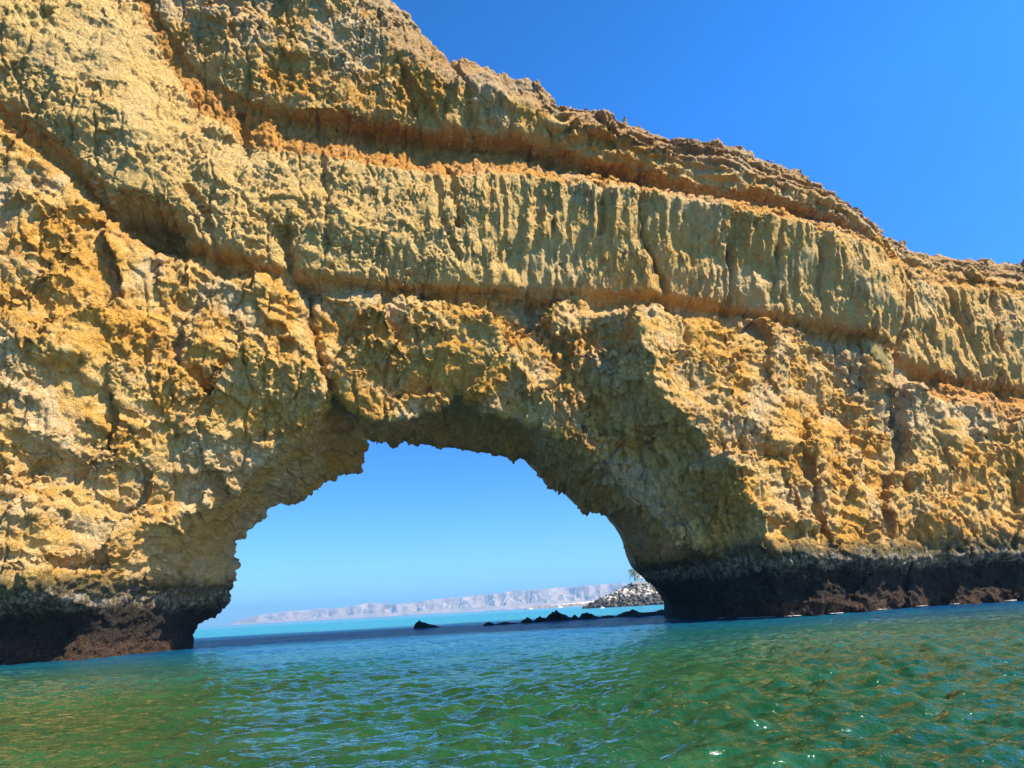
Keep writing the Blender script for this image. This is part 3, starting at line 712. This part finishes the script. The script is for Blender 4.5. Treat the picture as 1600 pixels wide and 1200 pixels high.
for p, size in placed:
    is_low = p.z+r4.gauss(0, 1.0) < 3.6  # stones low on the heap take the darker stone material
    o = bpy.data.objects.new('boulder', (lowp if is_low else protos)[r4.randrange(3 if is_low else 10)]); col.objects.link(o)
    o.location = p; o.rotation_euler = (r4.uniform(-.6, .6), r4.uniform(-.6, .6), r4.uniform(0, 6.28)); s = size*.92; o.scale = (s, s, s)
    if is_low: tag(o, 'dark armour boulder low on the distant breakwater near the waterline', 'boulder', 'dark boulders along the foot of the breakwater')
    else: tag(o, 'dry angular armour boulder on the slope of the distant breakwater', 'boulder', 'dry boulders piled on the breakwater')
log('boulders', len(placed), 'top', top_h)
# cap slab, hut, palm and lamp on the top
tx, ty = ctr[0]-1.0, YB-.5
M_conc = simple('weathered_concrete', (.38, .36, .33), .9, .15, .8); M_thatch = simple('grey_thatch', (.26, .25, .23), .95, .3, 3)
bm = bmesh.new(); boxbm(bm, -4.6, 4.6, -3.2, 3.2, -.6, .35); boxbm(bm, -4.6, 4.6, -3.2, -2.9, .35, .75)
bmesh.ops.bevel(bm, geom=bm.edges[:], offset=.05, segments=1, affect='EDGES')
o = bm_obj('concrete_platform', bm, M_conc); o.location = (tx, ty, top_h-.2); tag(o, 'pale concrete platform capping the boulder breakwater', 'platform')
zt = top_h+.15
hut = empty('thatched_shelter', (at_y(999, 905, ty)[0], ty, zt)); tag(hut, 'small grey thatched shelter beneath the palm on the breakwater', 'shelter')
bm = bmesh.new(); bmesh.ops.create_cone(bm, cap_ends=True, segments=10, radius1=1.9, radius2=.12, depth=1.7); bmesh.ops.translate(bm, verts=bm.verts, vec=(0, 0, 2.3)); bm_obj('roof', bm, M_thatch, hut)
for sx in (-1, 1):
    for sy in (-1, 1):
        bm = bmesh.new(); bmesh.ops.create_cone(bm, cap_ends=True, segments=8, radius1=.12, radius2=.1, depth=1.6); bmesh.ops.translate(bm, verts=bm.verts, vec=(sx*1.0, sy*1.0, .8)); bm_obj('post', bm, M_thatch, hut)
bx_ = at_y(990.5, 890, ty+1)[0]
palm = empty('palm_tree', (bx_, ty+1.2, zt)); tag(palm, 'shaggy palm tree on top of the breakwater, half hidden behind the cliff', 'palm tree')
M_trunk = simple('palm_bark', (.16, .12, .08), .95, .3, 4, .4); M_frond = simple('palm_leaf', (.10, .13, .055), .6, .35, 2)
bm = bmesh.new(); prev = None; hT = 5.0
for i in range(9):
    f_ = i/8; ring = [bm.verts.new((.25*f_*f_+(.28-.1*f_)*math.cos(k*math.pi/4), (.28-.1*f_)*math.sin(k*math.pi/4), f_*hT)) for k in range(8)]
    if prev: [bm.faces.new((prev[k], prev[(k+1) % 8], ring[(k+1) % 8], ring[k])) for k in range(8)]
    prev = ring
bm.faces.new(prev); bm_obj('trunk', bm, M_trunk, palm, True)
r5 = random.Random(8)
for k in range(40):
    bm = bmesh.new(); az = k*2.4; L = r5.uniform(2.8, 3.6); up = r5.uniform(-.9, 1.2); n = 12
    pts = []
    for i in range(n+1):
        f_ = i/n; rr = L*f_; pts.append(Vector((rr*math.cos(az), rr*math.sin(az), up*rr*.7-.30*rr*rr*.75)))
    side = Vector((-math.sin(az), math.cos(az), 0))
    for i in range(n):
        a_, b_ = pts[i], pts[i+1]; w0 = .05
        bm.faces.new([bm.verts.new(q) for q in (a_-side*w0, a_+side*w0, b_+side*w0*.7, b_-side*w0*.7)])
        ll = .75*math.sin(math.pi*min(.97, (i+1.2)/(n+1)))+.12
        for sgn in (-1, 1):
            for sub in (0, .5):
                c_ = a_.lerp(b_, sub); tip = c_+(side*sgn*.8+(b_-a_).normalized()*.6+Vector((0, 0, -.35))).normalized()*ll
                bm.faces.new([bm.verts.new(q) for q in (c_, c_+(b_-a_)*.42, tip)])
    o = bm_obj('frond', bm, M_frond, palm); o.location = (.25, 0, hT)
lp = at_y(968, 912, ty+2); lamp = empty('lamp_post', (lp[0], ty+2, top_h*.62)); tag(lamp, 'thin lamp post with a bent arm beside the boulder breakwater', 'lamp post')
M_pole = simple('galvanised_steel', (.35, .36, .37), .5, .1, 2, metal=.5)
ph_ = float(at_y(968, 899, ty+2)[2])-top_h*.62
bm = bmesh.new(); bmesh.ops.create_cone(bm, cap_ends=True, segments=8, radius1=.11, radius2=.06, depth=ph_); bmesh.ops.translate(bm, verts=bm.verts, vec=(0, 0, ph_/2)); bm_obj('pole', bm, M_pole, lamp)
bm = bmesh.new(); bmesh.ops.create_cone(bm, cap_ends=True, segments=6, radius1=.05, radius2=.04, depth=1.5)
bmesh.ops.rotate(bm, verts=bm.verts, matrix=Matrix.Rotation(R(-35), 3, 'Y')); bmesh.ops.translate(bm, verts=bm.verts, vec=(-.35, 0, ph_+.4)); bm_obj('arm', bm, M_pole, lamp)
bm = bmesh.new(); boxbm(bm, -1.1, -.55, -.12, .12, ph_+.95, ph_+1.08); bm_obj('lamp_head', bm, M_pole, lamp)

# ------------------------------------------------------------ rocks awash
M_wet = NT('wet_black_rock'); wp_ = M_wet.n('ShaderNodeNewGeometry').outputs['Position']; wn = M_wet.noise(wp_, 3, 8, .7)
M_wet.bsdf(Base_Color=M_wet.ramp(wn, [(.35, (.005, .005, .005)), (.7, (.018, .015, .012))]), Roughness=.7, Specular_IOR_Level=.15, Normal=M_wet.n('ShaderNodeBump', {'Height': wn, 'Strength': .9, 'Distance': .2}).outputs[0])
def awash(px0, px1, ptop, peak, Y, label, seed, shape=0):
    a_, b_ = at_y(px0, 970, Y), at_y(px1, 970, Y); tz = float(at_y((px0+px1)/2, ptop, Y)[2]); wdt = b_[0]-a_[0]
    n, mN = 56, 26; us = np.linspace(-.05, 1.05, n); vs = np.linspace(-1, 1, mN); U, Vv = np.meshgrid(us, vs, indexing='ij')
    pk = peak; prof = np.where(U < pk, np.clip(U/pk, 0, 1)**(.42), np.clip((1-U)/(1-pk), 0, 1)**(.5+.4*shape))
    if shape < 0: prof = np.clip(np.minimum(U, 1-U)*12, 0, 1)*(.35+.65*smooth01(fbm(U*wdt/2.2, 0*U, 0*U, 3, seed)*2+.5))*np.interp(U, [0, .3, .6, .8, 1], [.5, .55, .6, 1, 1])
    dp = max(wdt*.35, .8) if shape >= 0 else 2.0
    hgt = prof*(1-np.abs(Vv)**2.4)
    X = a_[0]+U*wdt; Yy = Y+Vv*dp*(.6+.4*prof)
    nzv = .55*fbm(X/1.1+seed, Yy/1.1, 0*X, 4, seed, .55, True)+.25*fbm(X/2.3+seed, Yy/2, 0*X, 2, seed+3)
    Zz = -.12+hgt*(tz*1.05+.12)*(1+nzv)
    a = np.arange(n*mN).reshape(n, mN)
    o = quad_mesh('reef_rock', np.stack([X, Yy, Zz], -1).reshape(-1, 3), np.stack([a[:-1, :-1], a[1:, :-1], a[1:, 1:], a[:-1, 1:]], -1).reshape(-1, 4), M_wet.m)
    return tag(o, label, 'rock', 'black rocks awash across the arch')
RK = [(646, 692, 970, .22, 91, 'lone black wedge rock, leftmost in the water under the arch', 1),
 (754, 776, 971.5, .5, 85, 'flat black rock at the left end of the reef line', 0),
 (770, 814, 972.3, .4, 86, 'long flat black rock second from the left in the reef line', 0),
 (812, 834, 965, .5, 87, 'small pointed black rock just left of the tallest reef peak group', 0),
 (832, 857, 963.5, .5, 88, 'low rounded black rock touching the foot of the tallest reef peak', 0),
 (850, 900, 955.5, .46, 89, 'tallest peaked black rock in the reef line under the arch', 1),
 (891, 905, 961.5, .5, 90, 'tiny black rock right beside the tallest reef peak', 0),
 (904, 938, 957.8, .4, 90, 'broad humped black rock right of the tallest reef peak', 0),
 (930, 966, 961, .6, 91, 'low long black rock between the two broad reef humps', 0),
 (962, 1014, 953.5, .55, 91, 'broad black hump of rock in front of the breakwater', 0),
 (984, 1014, 960, .5, 84, 'small black rock in front of the broad hump by the right pillar', 0),
 (1008, 1062, 952, .6, 90, 'black rock touching the right pillar of the arch', 0)]
RK.append((748, 1075, 960.5, .5, 88.5, 'long low black reef shelf joining the row of rocks', -1))
for i, (a0, a1, pt, pk, Y, lb, sh) in enumerate(RK): awash(a0, a1, pt, pk, Y, lb, 200+i*7, sh)

# ------------------------------------------------------------ foam at the foot of the right pillar
k = np.where((((pxv > 1070) & (pxv < 1620)) | ((pxv > 0) & (pxv < 290))) & (WV[:, 2] > .0) & (WV[:, 2] < .12))[0]
P = WV[k]; fpx = pxv[k]; fx = np.arange(P[:, 0].min(), P[:, 0].max(), .12); bm = bmesh.new(); r6 = random.Random(4)
for x in fx:
    kk = np.abs(P[:, 0]-x) < .15
    if not kk.any(): continue
    yv = P[kk, 1].min(); dens = float(pnoise(np.array([x/1.3]), np.array([0.]), np.array([0.]), 5)[0])
    fp_ = float(np.median(fpx[kk]))
    if dens < (-.12 if 1175 < fp_ < 1345 else .22): continue
    for q in range(4):
        cx, cy, s = x+r6.uniform(-.1, .1), yv-r6.uniform(0, .35+.3*max(dens, 0)), r6.uniform(.05, .16)
        bm.faces.new([bm.verts.new((cx+s*math.cos(t)*r6.uniform(.7, 1.6), cy+s*math.sin(t)*r6.uniform(.5, 1), .075+r6.uniform(0, .03))) for t in np.arange(0, 6.2, .8)])
o = bm_obj('sea_foam', bm, simple('white_foam', (.75, .75, .74), .9, .05)); tag(o, 'thin broken line of white foam along the foot of the cliff', 'foam', kind='stuff')

# ------------------------------------------------------------ bird on the ledge
bp = surf(151, 293); 
M_feather = simple('white_feather', (.62, .60, .60), .8, .1, 8); M_greyf = simple('grey_feather', (.33, .33, .36), .8, .15, 8); M_beak = simple('yellow_beak', (.5, .33, .06), .6, .1)
bird = empty('perched_bird', (bp.x, bp.y-.12, bp.z+.05)); tag(bird, 'small white and grey bird perched on the ledge beside the cave hollow', 'bird')
bm = bmesh.new(); prev = None
for x, z, ry, rz in ((-.27, .13, .012, .008), (-.18, .15, .035, .022), (-.08, .18, .075, .065), (.02, .21, .088, .085), (.10, .245, .072, .075), (.15, .29, .05, .052), (.175, .33, .047, .05), (.205, .345, .038, .04), (.232, .345, .012, .013)):
    ring = [bm.verts.new((x, ry*math.cos(t*math.pi/6), z+rz*math.sin(t*math.pi/6))) for t in range(12)]
    if prev: [bm.faces.new((prev[t], prev[(t+1) % 12], ring[(t+1) % 12], ring[t])) for t in range(12)]
    else: bm.faces.new(ring[::-1])
    prev = ring
bm.faces.new(prev); bm_obj('body', bm, M_feather, bird, True)
for sg_ in (-1, 1):
    bm = bmesh.new(); pr = [(.08, .27), (.0, .285), (-.14, .235), (-.30, .13), (-.16, .14), (.0, .165), (.09, .2)]
    o1 = [bm.verts.new((x, sg_*(.083-.12*max(0, -x)), z)) for x, z in pr]; o2 = [bm.verts.new((x, sg_*(.097-.12*max(0, -x)), z)) for x, z in pr]
    bm.faces.new(o1); bm.faces.new(o2[::-1]); [bm.faces.new((o1[i], o1[(i+1) % 7], o2[(i+1) % 7], o2[i])) for i in range(7)]
    bmesh.ops.recalc_face_normals(bm, faces=bm.faces); bm_obj('wing', bm, M_greyf, bird)
    bm = bmesh.new(); bmesh.ops.create_cone(bm, cap_ends=True, segments=6, radius1=.008, radius2=.008, depth=.15); bmesh.ops.translate(bm, verts=bm.verts, vec=(.02, sg_*.035, .07)); boxbm(bm, -.01, .06, sg_*.035-.02, sg_*.035+.02, -.012, -.002); bm_obj('leg', bm, M_beak, bird)
bm = bmesh.new(); bmesh.ops.create_cone(bm, cap_ends=True, segments=8, radius1=.012, radius2=.001, depth=.06); bmesh.ops.rotate(bm, verts=bm.verts, matrix=Matrix.Rotation(R(95), 3, 'Y')); bmesh.ops.translate(bm, verts=bm.verts, vec=(.262, 0, .34)); bm_obj('beak', bm, M_beak, bird)
bird.rotation_euler.z = R(195); bird.scale = (1.15,)*3

# ------------------------------------------------------------ dry grass and twigs on the ledges
M_straw = simple('dry_straw', (.50, .38, .14), .9, .25, 5); M_twig = simple('dead_twig', (.12, .08, .05), .9, .25, 5)
def tuft(px, py, hgt, nb, seed, label):
    p = surf(px, py, 3); r = random.Random(seed); bm = bmesh.new()
    for i in range(nb):
        az = r.uniform(0, 6.28); ln = hgt*r.uniform(.6, 1.1); b0 = Vector((r.gauss(0, .16), r.gauss(0, .08), -.15)); lean = Vector((math.cos(az), math.sin(az), 0))*ln*r.uniform(.1, .5)
        m1 = b0+Vector((0, 0, ln*.55))+lean*.3; tp = b0+Vector((0, 0, ln))+lean; w_ = Vector((.012, .004, 0))
        a1, a2, c1, c2, e = [bm.verts.new(q) for q in (b0-w_, b0+w_, m1-w_*.8, m1+w_*.8, tp)]
        bm.faces.new((a1, a2, c2, c1)); bm.faces.new((c1, c2, e))
    o = bm_obj('dry_grass_tuft', bm, M_straw); o.location = p; tag(o, label, 'dry grass', 'straw tufts on the right ledge')
for i, (x, y, h_, lb) in enumerate([(1354, 541, .9, 'uppermost and leftmost straw tuft in the row on the right ledge'), (1363, 549, 1.3, 'second straw tuft from the top of the row on the right ledge'), (1373, 557, 1.4, 'tall middle straw tuft of the row on the right ledge'), (1382, 566, 1.1, 'second straw tuft from the bottom of the row on the right ledge'), (1391, 576, .8, 'lowest straw tuft in the row on the right ledge')]): tuft(x, y, h_, 150, 30+i, lb)
p = surf(740, 462); bm = bmesh.new(); r7 = random.Random(2)
for i in range(9):
    a_ = Vector((r7.uniform(-.5, .3), 0, r7.uniform(-.1, .15)))
    for k in range(5):
        b_ = a_+Vector((r7.uniform(.0, .3), -r7.uniform(0, .12), r7.uniform(-.2, .04))); w_ = Vector((0, 0, .018)); q_ = Vector((.01, -.02, 0))
        vs = [bm.verts.new(x) for x in (a_-w_, b_-w_, b_+w_, a_+w_, a_+q_, b_+q_)]
        bm.faces.new(vs[:4]); bm.faces.new((vs[0], vs[1], vs[5], vs[4])); bm.faces.new((vs[3], vs[2], vs[5], vs[4])); a_ = b_
o = bm_obj('dead_twigs', bm, M_twig); o.location = p+Vector((0, -.25, 0)); tag(o, 'tangle of dead twigs caught in the groove above the arch opening', 'twigs')

# ------------------------------------------------------------ haze
bm = bmesh.new(); boxbm(bm, -13000, 13000, -1500, 13000, -4, 260); bmesh.ops.recalc_face_normals(bm, faces=bm.faces)
hz = NT('haze_air'); vol = hz.n('ShaderNodeVolumePrincipled', {'Color': (.30, .66, 1, 1), 'Density': 1.5e-4, 'Anisotropy': .2}); hz.t.links.new(vol.outputs[0], hz.out.inputs['Volume'])
o = bm_obj('haze', bm, hz.m); tag(o, 'thin pale sea haze', kind='stuff'); o.display_type = 'WIRE'
log('rest')
#@@REST1@@

# ------------------------------------------------------------ light and sky
SUN = Vector((.82, -.36, 1.03)).normalized()
sl = bpy.data.lights.new('sun', 'SUN'); sl.energy = 5.0; sl.angle = R(.53); sl.color = (1, .90, .74)
so = bpy.data.objects.new('sun', sl); col.objects.link(so); so.rotation_euler = (-SUN).to_track_quat('-Z', 'Y').to_euler(); so.location = (40, -30, 80)
w = bpy.data.worlds.new('World'); scene.world = w; w.use_nodes = True; nt = w.node_tree
bg = nt.nodes['Background']; sky = nt.nodes.new('ShaderNodeTexSky'); sky.sky_type = 'NISHITA'; sky.sun_disc = False
sky.sun_elevation = math.asin(SUN.z); sky.sun_rotation = math.atan2(SUN.x, SUN.y)
sky.air_density = 1.0; sky.dust_density = .1; sky.ozone_density = 3.0
hs = nt.nodes.new('ShaderNodeHueSaturation'); hs.inputs['Saturation'].default_value = 1.35; hs.inputs['Value'].default_value = 1.0
nt.links.new(sky.outputs[0], hs.inputs['Color']); tc = nt.nodes.new('ShaderNodeTexCoord'); sx = nt.nodes.new('ShaderNodeSeparateXYZ'); nt.links.new(tc.outputs['Generated'], sx.inputs[0])
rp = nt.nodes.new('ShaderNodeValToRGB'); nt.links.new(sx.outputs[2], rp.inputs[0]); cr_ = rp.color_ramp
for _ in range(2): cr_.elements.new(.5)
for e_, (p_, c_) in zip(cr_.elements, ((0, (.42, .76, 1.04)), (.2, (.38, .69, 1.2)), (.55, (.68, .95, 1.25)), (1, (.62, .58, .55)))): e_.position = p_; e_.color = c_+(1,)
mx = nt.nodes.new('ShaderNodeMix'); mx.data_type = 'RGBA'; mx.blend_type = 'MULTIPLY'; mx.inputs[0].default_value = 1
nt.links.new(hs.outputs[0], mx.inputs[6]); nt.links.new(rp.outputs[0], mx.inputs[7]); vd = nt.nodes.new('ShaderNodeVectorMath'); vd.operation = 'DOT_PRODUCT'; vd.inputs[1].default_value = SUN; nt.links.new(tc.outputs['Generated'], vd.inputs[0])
mrn = nt.nodes.new('ShaderNodeMapRange'); nt.links.new(vd.outputs['Value'], mrn.inputs[0])
for i_, v_ in enumerate((-.1, .65, .84, 1.35)): mrn.inputs[i_+1].default_value = v_
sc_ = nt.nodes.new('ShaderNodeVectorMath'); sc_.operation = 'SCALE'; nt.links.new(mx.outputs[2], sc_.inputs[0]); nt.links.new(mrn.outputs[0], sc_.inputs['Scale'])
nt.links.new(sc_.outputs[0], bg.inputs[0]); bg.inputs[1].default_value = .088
scene.view_settings.view_transform = 'Standard'; scene.view_settings.look = 'None'; scene.view_settings.exposure = 1.25; scene.view_settings.gamma = 1
scene.cycles.max_bounces = 5; scene.cycles.diffuse_bounces = 3; scene.cycles.adaptive_threshold = .015
log('done')
